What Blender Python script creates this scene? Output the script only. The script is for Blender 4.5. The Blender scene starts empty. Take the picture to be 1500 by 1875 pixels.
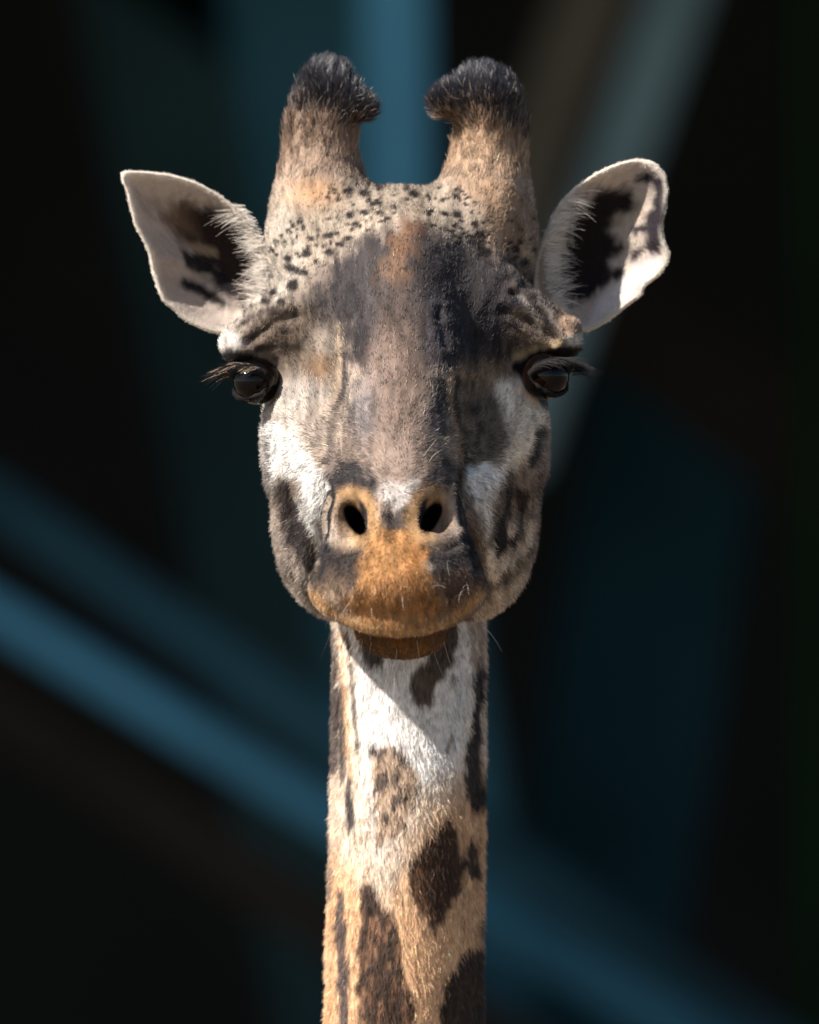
import bpy, math, random
import numpy as np
from mathutils import Vector

FUR = True
rng = np.random.default_rng(7)
random.seed(7)
S = 0.0005            # metres per modelling unit
HEAD_Z = 4.5          # height of the modelling origin above the ground
CAM_D = 14.0

# ------------------------------------------------------------------ camera, world, sun, exposure
scn = bpy.context.scene
col = scn.collection
cam_d = bpy.data.cameras.new('camera'); cam = bpy.data.objects.new('camera', cam_d); col.objects.link(cam)
cam.location = (0, -CAM_D, HEAD_Z); cam.rotation_euler = (math.radians(90), 0, 0)
cam_d.sensor_fit = 'HORIZONTAL'; cam_d.sensor_width = 36.0
cam_d.lens = 36.0 * CAM_D / (1500 * S)
cam_d.clip_start = 0.5; cam_d.clip_end = 3000
cam_d.dof.use_dof = True; cam_d.dof.focus_distance = CAM_D - 0.17
cam_d.dof.aperture_fstop = cam_d.lens / 1000 / 0.095
scn.camera = cam

SUN = Vector((-0.64, -0.34, 0.69)).normalized()       # direction to the sun
world = bpy.data.worlds.new('World'); scn.world = world; world.use_nodes = True
wn = world.node_tree; bg = wn.nodes['Background']
sky = wn.nodes.new('ShaderNodeTexSky'); sky.sky_type = 'NISHITA'; sky.sun_disc = False
sky.sun_elevation = math.asin(SUN.z); sky.sun_rotation = math.atan2(SUN.x, SUN.y)
wn.links.new(sky.outputs[0], bg.inputs[0]); bg.inputs[1].default_value = 0.068
sl = bpy.data.lights.new('sun', 'SUN'); sl.energy = 5.0; sl.angle = math.radians(0.55); sl.color = (1.0, 0.955, 0.90)
so = bpy.data.objects.new('sun', sl); col.objects.link(so); so.location = (-8, -3, 14)
so.rotation_euler = SUN.to_track_quat('Z', 'Y').to_euler()
scn.view_settings.view_transform = 'Standard'; scn.view_settings.look = 'None'
scn.view_settings.exposure = 1.5; scn.view_settings.gamma = 1.0
scn.cycles.use_denoising = True; scn.cycles.denoiser = 'OPENIMAGEDENOISE'; scn.cycles.denoising_input_passes = 'RGB_ALBEDO_NORMAL'; scn.cycles.denoising_prefilter = 'ACCURATE'; scn.cycles.use_adaptive_sampling = False
scn.cycles.max_bounces = 6; scn.cycles.diffuse_bounces = 2; scn.cycles.transmission_bounces = 4

# ------------------------------------------------------------------ helpers
def kf(d): return 1.0 + d * S / CAM_D
def P(px, py, d):                       # photo measure + depth -> modelling units (x right, y away, z up)
    return np.array([(px - 750.0) * kf(d), d, (937.5 - py) * kf(d)], dtype=np.float32)

def hash3(ix, iy, iz, seed):
    h = (ix.astype(np.int64) * 374761393 + iy.astype(np.int64) * 668265263 + iz.astype(np.int64) * 2147483647 + seed * 974634533) & 0xffffffff
    h = ((h ^ (h >> 13)) * 1274126177) & 0xffffffff
    h = ((h ^ (h >> 16)) * 2246822519) & 0xffffffff
    return ((h ^ (h >> 15)) & 0xffffff).astype(np.float32) / float(0xffffff)

def noise(p, sc, seed=0):               # value noise, -1..1 ; sc = scale per axis
    q = p / np.asarray(sc, dtype=np.float32)
    f = np.floor(q); t = q - f; t = t * t * (3 - 2 * t); i = f.astype(np.int64)
    r = 0
    for a in (0, 1):
        for b in (0, 1):
            for c in (0, 1):
                w = (t[:, 0] if a else 1 - t[:, 0]) * (t[:, 1] if b else 1 - t[:, 1]) * (t[:, 2] if c else 1 - t[:, 2])
                r = r + w * hash3(i[:, 0] + a, i[:, 1] + b, i[:, 2] + c, seed)
    return (r * 2 - 1).astype(np.float32)

def sstep(a, b, x):
    t = np.clip((x - a) / (b - a), 0, 1); return t * t * (3 - 2 * t)
def smin(a, b, k):
    h = np.clip(0.5 + 0.5 * (b - a) / k, 0, 1); return b * (1 - h) + a * h - k * h * (1 - h)
def smax(a, b, k): return -smin(-a, -b, k)

def rotx(deg):                          # pitch: positive tips the -y end down
    a = math.radians(deg); c, s = math.cos(a), math.sin(a)
    return np.array([[1, 0, 0], [0, c, -s], [0, s, c]], dtype=np.float32)
def roty(deg):
    a = math.radians(deg); c, s = math.cos(a), math.sin(a)
    return np.array([[c, 0, s], [0, 1, 0], [-s, 0, c]], dtype=np.float32)
def rotz(deg):
    a = math.radians(deg); c, s = math.cos(a), math.sin(a)
    return np.array([[c, -s, 0], [s, c, 0], [0, 0, 1]], dtype=np.float32)

def ell(c, r, R=None):
    c = np.asarray(c, np.float32); r = np.asarray(r, np.float32)
    def f(p):
        q = p - c
        if R is not None: q = q @ R
        a = q / r; k0 = np.sqrt((a * a).sum(1)) + 1e-6
        b = a / r; k1 = np.sqrt((b * b).sum(1)) + 1e-9
        return k0 * (k0 - 1) / k1
    return f
def cone(a, b, ra, rb, sx=1.0):         # tapered capsule, optional x squash
    a = np.asarray(a, np.float32).copy(); b = np.asarray(b, np.float32).copy()
    def f(p):
        pa = p - a; ba = b - a
        h = np.clip((pa @ ba) / float(ba @ ba), 0, 1)
        q = pa - h[:, None] * ba
        if sx != 1.0: q = q * np.array([1 / sx, 1, 1], np.float32)
        return np.sqrt((q * q).sum(1)) - (ra + (rb - ra) * h)
    return f

def surface_nets(F, org, v):
    sgn = F < 0
    nx, ny, nz = F.shape
    c = np.zeros((nx - 1, ny - 1, nz - 1), np.uint8)
    for a in (0, 1):
        for b in (0, 1):
            for d in (0, 1):
                c += sgn[a:nx - 1 + a, b:ny - 1 + b, d:nz - 1 + d]
    cell = np.argwhere((c > 0) & (c < 8))
    idx = -np.ones(c.shape, np.int32); idx[cell[:, 0], cell[:, 1], cell[:, 2]] = np.arange(len(cell))
    acc = np.zeros((len(cell), 3), np.float32); cnt = np.zeros(len(cell), np.float32)
    cor = [(a, b, d) for a in (0, 1) for b in (0, 1) for d in (0, 1)]
    val = {k: F[cell[:, 0] + k[0], cell[:, 1] + k[1], cell[:, 2] + k[2]] for k in cor}
    for k in cor:
        for ax in range(3):
            if k[ax] == 0:
                m = list(k); m[ax] = 1; m = tuple(m)
                fa, fb = val[k], val[m]; cr = (fa < 0) != (fb < 0)
                t = np.where(cr, fa / np.where(cr, fa - fb, 1), 0)
                pos = np.tile(np.array(k, np.float32), (len(cell), 1)); pos[:, ax] = t
                acc += pos * cr[:, None]; cnt += cr
    V = (cell + acc / cnt[:, None]) * v + org
    quads = []
    for ax in range(3):
        o1, o2 = [i for i in range(3) if i != ax]
        lo = [slice(None)] * 3; hi = [slice(None)] * 3
        lo[ax] = slice(0, -1); hi[ax] = slice(1, None)
        cr = sgn[tuple(lo)] != sgn[tuple(hi)]
        e = np.argwhere(cr)
        e = e[(e[:, o1] > 0) & (e[:, o2] > 0) & (e[:, o1] < F.shape[o1] - 1) & (e[:, o2] < F.shape[o2] - 1)]
        def g(da, db):
            q = e.copy(); q[:, o1] -= da; q[:, o2] -= db; return idx[q[:, 0], q[:, 1], q[:, 2]]
        Q = np.stack([g(1, 1), g(0, 1), g(0, 0), g(1, 0)], 1)
        ins = sgn[e[:, 0], e[:, 1], e[:, 2]]
        if ax == 1: ins = ~ins
        Q[~ins] = Q[~ins][:, ::-1]
        quads.append(Q)
    return V.astype(np.float32), np.concatenate(quads)

def extract(sdf, lo, hi, v, blk=8, margin=1.5):
    lo = np.asarray(lo, np.float32); n = np.ceil((np.asarray(hi) - lo) / v / blk).astype(int) * blk
    nb = n // blk
    g = np.stack(np.meshgrid(*[np.arange(k) for k in nb], indexing='ij'), -1).reshape(-1, 3)
    ctr = lo + (g * blk + blk / 2) * v
    d = sdf(ctr.astype(np.float32))
    F = np.full(tuple(n), 1e3, np.float32)
    Fb = F.reshape(nb[0], blk, nb[1], blk, nb[2], blk)
    inside = d < 0
    Fb[g[inside, 0], :, g[inside, 1], :, g[inside, 2], :] = -1e3
    keep = np.abs(d) < blk * v * 0.87 * margin
    gk = g[keep]
    loc = np.stack(np.meshgrid(*[np.arange(blk)] * 3, indexing='ij'), -1).reshape(-1, 3)
    for s0 in range(0, len(gk), 600):
        gg = gk[s0:s0 + 600]
        pts = (lo + (gg[:, None, :] * blk + loc[None]) * v).reshape(-1, 3).astype(np.float32)
        Fb[gg[:, 0], :, gg[:, 1], :, gg[:, 2], :] = sdf(pts).reshape(len(gg), blk, blk, blk)
    return surface_nets(F, lo, v)

def vnormals(V, Q):
    a, b, c, d = (V[Q[:, i]] for i in range(4))
    n = np.cross(c - a, d - b)
    N = np.zeros_like(V)
    for i in range(4):
        for ax in range(3): N[:, ax] += np.bincount(Q[:, i], n[:, ax], len(V))
    return N / (np.linalg.norm(N, axis=1, keepdims=True) + 1e-9)

# ------------------------------------------------------------------ materials
def new_mat(name):
    m = bpy.data.materials.new(name); m.use_nodes = True
    return m, m.node_tree.nodes, m.node_tree.links, m.node_tree.nodes['Principled BSDF']

def plain_mat(name, c1, c2, scale=6.0, rough=0.8, bump=0.0, metallic=0.0):
    m, n, l, b = new_mat(name)
    tc = n.new('ShaderNodeTexCoord'); t = n.new('ShaderNodeTexNoise'); t.inputs['Scale'].default_value = scale; t.inputs['Detail'].default_value = 6
    r = n.new('ShaderNodeValToRGB'); r.color_ramp.elements[0].position = 0.35; r.color_ramp.elements[1].position = 0.65
    r.color_ramp.elements[0].color = (*c1, 1); r.color_ramp.elements[1].color = (*c2, 1)
    l.new(tc.outputs['Object'], t.inputs['Vector']); l.new(t.outputs['Fac'], r.inputs[0]); l.new(r.outputs[0], b.inputs['Base Color'])
    b.inputs['Roughness'].default_value = rough; b.inputs['Metallic'].default_value = metallic
    if bump:
        bp = n.new('ShaderNodeBump'); bp.inputs['Strength'].default_value = bump
        l.new(t.outputs['Fac'], bp.inputs['Height']); l.new(bp.outputs[0], b.inputs['Normal'])
    return m

def coat_mat(name='giraffe_skin', trans=0.0):
    m, n, l, b = new_mat(name)
    a = n.new('ShaderNodeAttribute'); a.attribute_name = 'coat'
    tc = n.new('ShaderNodeTexCoord'); t = n.new('ShaderNodeTexNoise'); t.inputs['Scale'].default_value = 260; t.inputs['Detail'].default_value = 4
    mx = n.new('ShaderNodeMix'); mx.data_type = 'RGBA'; mx.blend_type = 'MULTIPLY'; mx.inputs[0].default_value = 0.5
    l.new(tc.outputs['Object'], t.inputs['Vector']); l.new(a.outputs['Color'], mx.inputs[6]); l.new(t.outputs['Color'], mx.inputs[7])
    gm = n.new('ShaderNodeMix'); gm.data_type = 'RGBA'; gm.blend_type = 'MIX'; gm.inputs[0].default_value = 0.5
    l.new(a.outputs['Color'], gm.inputs[6]); l.new(mx.outputs[2], gm.inputs[7]); l.new(gm.outputs[2], b.inputs['Base Color'])
    bp = n.new('ShaderNodeBump'); bp.inputs['Strength'].default_value = 0.35; bp.inputs['Distance'].default_value = 0.002
    l.new(t.outputs['Fac'], bp.inputs['Height']); l.new(bp.outputs[0], b.inputs['Normal'])
    b.inputs['Roughness'].default_value = 0.75; b.inputs['Specular IOR Level'].default_value = 0.06
    if trans:
        tr = n.new('ShaderNodeBsdfTranslucent'); ms = n.new('ShaderNodeMixShader'); ms.inputs[0].default_value = trans
        l.new(gm.outputs[2], tr.inputs[0]); l.new(b.outputs[0], ms.inputs[1]); l.new(tr.outputs[0], ms.inputs[2]); l.new(ms.outputs[0], n['Material Output'].inputs[0])
    return m

def hair_mat(name, trans=0.14, rough=0.5, spec=0.22):
    m, n, l, b = new_mat(name)
    a = n.new('ShaderNodeAttribute'); a.attribute_name = 'coat'
    l.new(a.outputs['Color'], b.inputs['Base Color'])
    b.inputs['Roughness'].default_value = rough; b.inputs['Specular IOR Level'].default_value = spec
    tr = n.new('ShaderNodeBsdfTranslucent'); ms = n.new('ShaderNodeMixShader'); ms.inputs[0].default_value = trans
    l.new(a.outputs['Color'], tr.inputs['Color']); l.new(b.outputs[0], ms.inputs[1]); l.new(tr.outputs[0], ms.inputs[2])
    l.new(ms.outputs[0], n['Material Output'].inputs['Surface'])
    return m

# ------------------------------------------------------------------ giraffe: shape
PITCH = 42
RA = rotx(PITCH)
def chain(*a):                                    # (px,py,d,r) ... -> list of tapered capsules
    return [cone(P(*a[i][:3]), P(*a[i + 1][:3]), a[i][3], a[i + 1][3]) for i in range(len(a) - 1)]

ADD = []                                           # (sdf, blend)
def add(f, k): ADD.append((f, k))
add(ell(P(736, 548, 140), (236, 250, 208)), 1)                              # cranium
add(ell(P(740, 470, 40), (170, 120, 85), rotx(40)), 50)                     # forehead slope
add(cone(P(742, 500, -25), P(724, 885, -525), 112, 102), 30)                 # median bump + nasal bridge
add(ell(P(747, 530, -45), (150, 150, 92), RA), 50)                          # broad forehead dome
add(ell(P(735, 735, -105), (228, 420, 160), RA), 60)                        # mid face
add(cone(P(570, 590, -70), P(446, 630, -108), 95, 44), 60)                   # brow left
add(cone(P(905, 585, -70), P(1024, 619, -110), 95, 44), 60)
add(ell(P(535, 800, -60), (54, 150, 100), RA), 50)                           # zygomatic left
add(ell(P(946, 795, -60), (58, 150, 100), RA), 50)
add(ell(P(598, 900, 70), (98, 250, 185), rotx(20)), 60)
add(ell(P(623, 1004, 30), (98, 200, 126)), 50)
add(ell(P(857, 1004, 30), (98, 200, 126)), 50)                    # jaw muscles
add(ell(P(885, 900, 70), (100, 250, 185), rotx(20)), 60)
add(ell(P(735, 910, -60), (175, 330, 190), rotx(25)), 60)                   # lower face
add(ell(P(722, 940, -590), (118, 150, 100)), 40)
add(ell(P(728, 1012, -640), (136, 130, 84)), 40)                            # nose block
add(ell(P(729, 1066, -690), (146, 132, 84)), 45)                            # upper lip
add(ell(P(619, 1076, -650), (42, 95, 44)), 30)                              # lip corners
add(ell(P(839, 1074, -650), (42, 95, 44)), 30)
_t = np.linspace(-1, 1, 21)
LIP = [(730 + 146 * t, 1142 - 62 * abs(t) ** 2.2, -764 + 130 * t * t) for t in _t]
for _a, _b in zip(LIP[:-1], LIP[1:]): add(cone(P(*_a), P(*_b), 10, 10), 30)      # lip edge
UPPER = [f for f, k in ADD[-(len(LIP) + 3):]]
MAND = cone(P(735, 1105, -560), P(735, 1050, -120), 62, 120); add(MAND, 40)      # mandible
add(ell(P(642, 950, -625), (50, 62, 60)), 22)                               # nostril mounds
add(ell(P(792, 946, -625), (50, 62, 60)), 22)
# horns
HORN = [chain((582, 420, 160, 80), (585, 320, 155, 58), (588, 230, 145, 48), (596, 160, 135, 36)),
        chain((890, 420, 160, 80), (893, 320, 155, 57), (899, 235, 145, 48), (892, 180, 135, 46))]
KNOB = [cone(P(603, 172, 125), P(662, 198, 110), 40, 22), cone(P(880, 180, 125), P(820, 190, 115), 44, 24)]
for h in HORN:
    for c in h: add(c, 62)
for k in KNOB: add(k, 30)
add(ell(P(586, 415, 100), (80, 100, 105)), 70)
add(ell(P(888, 415, 100), (80, 100, 105)), 70)
# neck
NECK = chain((748, 880, 260, 136), (750, 1200, 225, 137), (746, 1500, 215, 139), (741, 1800, 225, 141), (740, 2300, 300, 160), (742, 2900, 520, 210))
add(lambda p: np.min([f(p) for f in NECK], 0), 40)

def eye_f(cx, cy, side):
    return ell(P(cx, cy, -165), (54, 60, 60))
EYES = [(470, 698, -132, -1), (999, 689, -142, 1)]
EYE_R = 43.0
def ax_sub(c, r, R): return ell(c, r, R)
SUB = []
for s, (hx, hy) in ((-1, (652, 950)), (1, (788, 946))):
    SUB.append((ell(P(hx + s * 15, hy - 4, -716), (30, 40, 38), roty(s * 25)), 14))          # shallow funnel
    SUB.append((ell(P(hx, hy + 3, -690), (13.5, 95, 32), roty(s * 30)), 10))                    # the hole
for ex, ey, ed, s in EYES:
    SUB.append((ell(P(ex + s * 22, ey + 6, ed - 42), (40, 44, 38), rotz(s * 28)), 14))
LATE = [(ell(P(737, 1150, -560), (86, 120, 55)), 6),                        # lower lip
        ]
LOWER = [LATE[0][0], MAND]
def lip_side(p):                                    # > 0 on the lower lip and jaw, < 0 on the upper lip
    a = np.min([f(p) for f in UPPER], 0); b = np.min([f(p) for f in LOWER], 0); return a - b
def lid_chain(pts, r):
    return [cone(P(*pts[i]), P(*pts[i + 1]), r, r) for i in range(len(pts) - 1)]
for ex, ey, ed, s in EYES:                                                    # eyelids wrap the eyeball
    C = P(ex, ey, ed)
    fwd = np.array([s * 0.62, -0.78, 0.0], np.float32); sid = np.array([s * 0.78, 0.62, 0], np.float32); up = np.array([0, 0, 1], np.float32)
    for th0, th1, el, r in ((-75, 66, 34, 8), (-75, 66, -50, 4)):
        q = []
        for i in range(9):
            th = math.radians(th0 + (th1 - th0) * i / 8); e = math.radians(el * math.cos(th * 1.05))
            q.append(C + (EYE_R + 2) * ((fwd * math.cos(th) + sid * math.sin(th)) * math.cos(e) + up * math.sin(e)))
        for i in range(8): LATE.append((cone(q[i], q[i + 1], r, r), 10))

def sdf_body(p):
    d = None
    for f, k in ADD:
        d = f(p) if d is None else smin(d, f(p), k)
    for f, k in SUB: d = smax(d, -f(p), k)
    for f, k in LATE: d = smin(d, f(p), k)
    return d

V, Q = extract(sdf_body, (-400, -900, -1500), (400, 480, 880), 5.0)
N = vnormals(V, Q)

# ---- photo measure of a point on the animal (orthographic along the animal's own forward axis)
ZH = np.array([(937.5 - y) for y in (1875, 1250, 1210, 1100, 1000, 900, 800, 700, 600, 500, 420, 330, 90)], np.float32)
DH = np.array([60, 60, -700, -800, -740, -560, -420, -300, -200, -120, -40, 60, 120], np.float32)
def region(p):
    """0 head, 1 neck, 2 horn as soft-free ids"""
    reg = np.zeros(len(p), np.int8)
    neck = (p[:, 1] > 20) & (p[:, 2] < -150) & (np.abs(p[:, 0]) < 175)
    neck |= (p[:, 2] < -330)
    chin = (p[:, 1] < -150) & (p[:, 2] > -420)
    reg[neck & ~chin] = 1
    return reg
def meas(p, reg):
    d0 = np.interp(p[:, 2], ZH, DH)
    d0 = np.where(reg == 1, 60.0, d0)
    ck = sstep(-420, -120, p[:, 1]) * (reg == 0)
    d0 = d0 * (1 - ck) + np.maximum(d0, -60) * ck
    k = kf(d0)
    return 750 + p[:, 0] / k, 937.5 - p[:, 2] / k

# ---- wrinkles pressed into the face
def line_dist(u, v, pts):
    best = np.full(len(u), 1e9, np.float32)
    for (x0, y0), (x1, y1) in zip(pts[:-1], pts[1:]):
        dx, dy = x1 - x0, y1 - y0
        h = np.clip(((u - x0) * dx + (v - y0) * dy) / (dx * dx + dy * dy), 0, 1)
        best = np.minimum(best, np.hypot(u - x0 - h * dx, v - y0 - h * dy))
    return best
reg = region(V); U, W = meas(V, reg)
face = (reg == 0) & (N[:, 1] < -0.1)
disp = np.zeros(len(V), np.float32)
GROOVES = [([(632, 660), (630, 715), (612, 765), (604, 820), (602, 880)], 7, 8), ([(645, 590), (652, 640), (650, 680)], 8, 6), ([(622, 590), (630, 640)], 5, 5),
           ([(836, 690), (832, 740), (846, 800), (858, 860)], 7, 8), ([(852, 700), (856, 760), (872, 820)], 6, 5), ([(812, 610), (818, 670)], 7, 5),
           ([(604, 880), (590, 960), (578, 1040)], 9, 10), ([(848, 880), (858, 960), (878, 1040)], 9, 10),
           ([(600, 1012), (640, 1010), (668, 1000)], 7, 4), ([(780, 1004), (820, 1004), (850, 990)], 7, 4),
           ([(450, 735), (480, 742), (510, 725)], 6, 5), ([(470, 770), (520, 770)], 6, 3), ([(950, 720), (985, 745)], 6, 4),
           ([(430, 606), (475, 572), (525, 548)], 7, 6), ([(455, 628), (500, 595), (545, 580)], 7, 6), ([(940, 540), (985, 568), (1035, 606)], 7, 9), ([(920, 570), (965, 592), (1015, 622)], 7, 9),
           ([(718, 930), (722, 990)], 8, 6), ([(450, 585), (490, 552), (520, 530)], 6, 7), ([(955, 525), (1000, 555), (1040, 585)], 6, 7), ([(600, 640), (590, 700), (570, 760)], 7, 5), ([(880, 640), (895, 700), (905, 760)], 7, 5), ([(660, 570), (655, 625)], 6, 6), ([(800, 570), (806, 640)], 6, 6)]
for pts, w, a in GROOVES:
    ld = line_dist(U, W, pts)
    disp -= face * a * np.exp(-(ld / w) ** 2)
    disp += face * a * 0.35 * np.exp(-((ld - 2.2 * w) / w) ** 2)
for x, y, rx, ry, a in ((596, 775, 34, 75, -20), (872, 775, 34, 75, -20), (740, 462, 95, 60, 22), (560, 660, 40, 30, -12), (915, 655, 40, 30, -12), (655, 640, 26, 90, 9), (812, 640, 26, 90, 9),
                        (640, 890, 40, 18, 7), (795, 886, 40, 18, 7), (500, 560, 60, 22, 8), (975, 555, 60, 22, 8), (735, 600, 30, 120, -5)):
    disp += face * a * np.exp(-((U - x) / rx) ** 2 - ((W - y) / ry) ** 2)
_m = np.nonzero((V[:, 1] < -330) & (V[:, 2] < -90) & (V[:, 2] > -330))[0]
_g = np.exp(-(lip_side(V[_m]) / 9) ** 2) * (np.abs(V[_m, 0] + 15) < 175); disp[_m] -= 4 * _g
lum = noise(V, (40, 40, 40), 3) * 2.5 + noise(V, (17, 17, 17), 4) * 1.2
V = V + N * (disp + lum * (reg == 0) * (1 - 0.8 * (V[:, 1] < -500)) + noise(V, (30, 30, 60), 5) * 2 * (reg == 1))[:, None]
N = vnormals(V, Q)

# ------------------------------------------------------------------ ears
EAR_L = [(226, 320), (262, 317), (300, 321), (340, 330), (380, 347), (415, 370), (445, 400), (468, 436), (484, 475), (496, 520), (490, 560), (455, 590), (420, 606),
         (388, 604), (350, 588), (322, 566), (300, 545), (289, 515), (281, 490), (277, 468), (268, 445), (252, 415), (243, 385), (236, 355)]
EAR_R = [(1160, 296), (1120, 307), (1085, 325), (1050, 350), (1022, 385), (1003, 425), (988, 465), (980, 505), (985, 550), (1010, 585), (1045, 604), (1082, 600),
         (1115, 582), (1142, 560), (1170, 538), (1180, 520), (1206, 500), (1222, 470), (1212, 440), (1209, 415), (1215, 385), (1219, 350), (1214, 322), (1192, 300)]
def smooth_closed(pts, n):
    pts = np.array(pts, np.float32); m = len(pts); out = []
    for i in range(m):
        p0, p1, p2, p3 = pts[i - 1], pts[i], pts[(i + 1) % m], pts[(i + 2) % m]
        for j in range(n):
            t = j / n
            out.append(0.5 * ((2 * p1) + (-p0 + p2) * t + (2 * p0 - 5 * p1 + 4 * p2 - p3) * t * t + (-p0 + 3 * p1 - 3 * p2 + p3) * t ** 3))
    return np.array(out, np.float32)
def build_ear(outline, ctr, s):
    o = smooth_closed(outline, 4); m = len(o); nr = 22
    front = []
    for j in range(nr + 1):
        r = j / nr
        q = np.array(ctr) + (o - np.array(ctr)) * r
        dep = 150 + 85 * (1 - r ** 2.0) ** 1.0
        dep = dep + (q[:, 0] - ctr[0]) * s * -0.10           # outer rim swings a little forward
        dep = dep + 14 * np.exp(-((r - 0.96) / 0.05) ** 2) * 0   # rim
        ridge = 7 * np.exp(-((q[:, 1] - (500 + (q[:, 0] - ctr[0]) * s * -0.25)) / 14) ** 2) * (r < 0.85) * r
        dep = dep - ridge
        front.append(np.stack([(q[:, 0] - 750) * kf(150), dep, (937.5 - q[:, 1]) * kf(150)], 1))
    front = np.array(front, np.float32)                       # (nr+1, m, 3)
    th = 5 + 7 * (1 - np.linspace(0, 1, nr + 1) ** 3)
    back = front.copy(); back[:, :, 1] += th[:, None] + 6
    inner = (np.array(ctr) - 750)
    rim = front[-1].copy(); rim[:, 1] += 5; cc = front[0].mean(0); dirv = rim - cc; dirv[:, 1] = 0
    dirv /= np.linalg.norm(dirv, axis=1, keepdims=True); rim += dirv * 5
    grid = np.concatenate([front, rim[None], back[::-1]], 0)
    R = len(grid)
    VV = grid.reshape(-1, 3)
    i = np.arange(R - 1)[:, None]; j = np.arange(m)[None]
    a = i * m + j; b = i * m + (j + 1) % m
    QQ = np.stack([a, b, b + m, a + m], -1).reshape(-1, 4)
    NN = vnormals(VV, QQ)
    if NN[(nr // 2) * m:(nr // 2 + 1) * m, 1].mean() > 0: QQ = QQ[:, ::-1]; NN = -NN
    part = np.concatenate([np.zeros((nr + 1) * m), np.full(m, 1), np.full((nr + 1) * m, 2)])
    rr = np.concatenate([np.repeat(np.linspace(0, 1, nr + 1), m), np.full(m, 1.02), np.repeat(np.linspace(1, 0, nr + 1), m)])
    return VV, QQ, NN, part, rr
EARS = [build_ear(EAR_L, (418, 490), -1), build_ear(EAR_R, (1068, 470), 1)]

# ------------------------------------------------------------------ trunk and legs (below the picture)
BODY = []
def bcone(a, b, ra, rb): return cone(np.array(a, np.float32), np.array(b, np.float32), ra, rb)
BL = [bcone((-10, 420, -1500), (0, 900, -3300), 150, 330), bcone((0, 900, -3300), (0, 1300, -4100), 330, 560),
      bcone((0, 1300, -4100), (0, 3300, -4300), 600, 520), bcone((0, 3600, -4300), (0, 3900, -5400), 110, 40)]
for sx in (-1, 1):
    BL += [bcone((sx * 300, 1200, -4500), (sx * 290, 1230, -6600), 210, 105), bcone((sx * 290, 1230, -6600), (sx * 285, 1220, -8650), 105, 75),
           bcone((sx * 285, 1200, -8700), (sx * 285, 1120, -8880), 95, 125),
           bcone((sx * 290, 3250, -4500), (sx * 280, 3420, -6500), 230, 110), bcone((sx * 280, 3420, -6500), (sx * 280, 3300, -8650), 105, 75),
           bcone((sx * 280, 3300, -8700), (sx * 280, 3220, -8880), 95, 125)]
def sdf_trunk(p):
    d = BL[0](p)
    for f in BL[1:]: d = smin(d, f(p), 90)
    return np.maximum(d, -9000 - p[:, 2])
V2, Q2 = extract(sdf_trunk, (-900, 0, -9200), (900, 4300, -1300), 45.0)

# ------------------------------------------------------------------ coat colour
def poly_sd(u, v, pts):                       # signed distance, negative inside
    pts = np.asarray(pts, np.float32); d = np.full(len(u), 1e9, np.float32); ins = np.zeros(len(u), bool)
    m = len(pts)
    for i in range(m):
        x0, y0 = pts[i]; x1, y1 = pts[(i + 1) % m]
        dx, dy = x1 - x0, y1 - y0
        h = np.clip(((u - x0) * dx + (v - y0) * dy) / (dx * dx + dy * dy + 1e-6), 0, 1)
        d = np.minimum(d, (u - x0 - h * dx) ** 2 + (v - y0 - h * dy) ** 2)
        c = ((y0 > v) != (y1 > v)) & (u < (x1 - x0) * (v - y0) / (y1 - y0 + 1e-9) + x0)
        ins ^= c
    d = np.sqrt(d); return np.where(ins, -d, d)

class Painter:
    def __init__(self, u, v, p, base):
        self.u, self.v = u, v
        self.c = np.tile(np.array(base, np.float32), (len(u), 1))
        q = np.stack([u, v, u * 0], 1).astype(np.float32)
        self.n1 = noise(q, (14, 22, 9), 11); self.n2 = noise(q, (5, 16, 9), 12); self.n3 = noise(q, (60, 70, 9), 13)
    def sel(self, bb, gate):
        m = (self.u > bb[0]) & (self.u < bb[2]) & (self.v > bb[1]) & (self.v < bb[3])
        if gate is not None: m &= gate
        return np.nonzero(m)[0]
    def put(self, i, a, c):
        self.c[i] = self.c[i] * (1 - a[:, None]) + np.array(c, np.float32) * a[:, None]
    def poly(self, pts, c, soft=6, a=1.0, rough=4, gate=None):
        xs = [p[0] for p in pts]; ys = [p[1] for p in pts]; e = soft * 2 + rough * 2
        i = self.sel((min(xs) - e, min(ys) - e, max(xs) + e, max(ys) + e), gate)
        if not len(i): return
        d = poly_sd(self.u[i], self.v[i], pts) + rough * (self.n1[i] + self.n2[i])
        self.put(i, a * (1 - sstep(-soft, soft, d)), c)
    def line(self, pts, w, c, soft=4, a=1.0, rough=2, gate=None):
        xs = [p[0] for p in pts]; ys = [p[1] for p in pts]; e = w + soft * 2 + rough * 2
        i = self.sel((min(xs) - e, min(ys) - e, max(xs) + e, max(ys) + e), gate)
        if not len(i): return
        d = line_dist(self.u[i], self.v[i], pts) - w + rough * (self.n1[i] + self.n2[i])
        self.put(i, a * (1 - sstep(-soft, soft, d)), c)
    def dot(self, x, y, rx, ry, c, soft=0.35, a=1.0, rough=0.15, ang=0.0, gate=None):
        e = max(rx, ry) * (1 + soft * 2) + 6
        i = self.sel((x - e, y - e, x + e, y + e), gate)
        if not len(i): return
        ca, sa = math.cos(ang), math.sin(ang); du, dv = self.u[i] - x, self.v[i] - y
        d = np.hypot((du * ca + dv * sa) / rx, (-du * sa + dv * ca) / ry) + rough * (self.n1[i] + self.n2[i])
        self.put(i, a * (1 - sstep(1 - soft, 1 + soft, d)), c)

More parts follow.
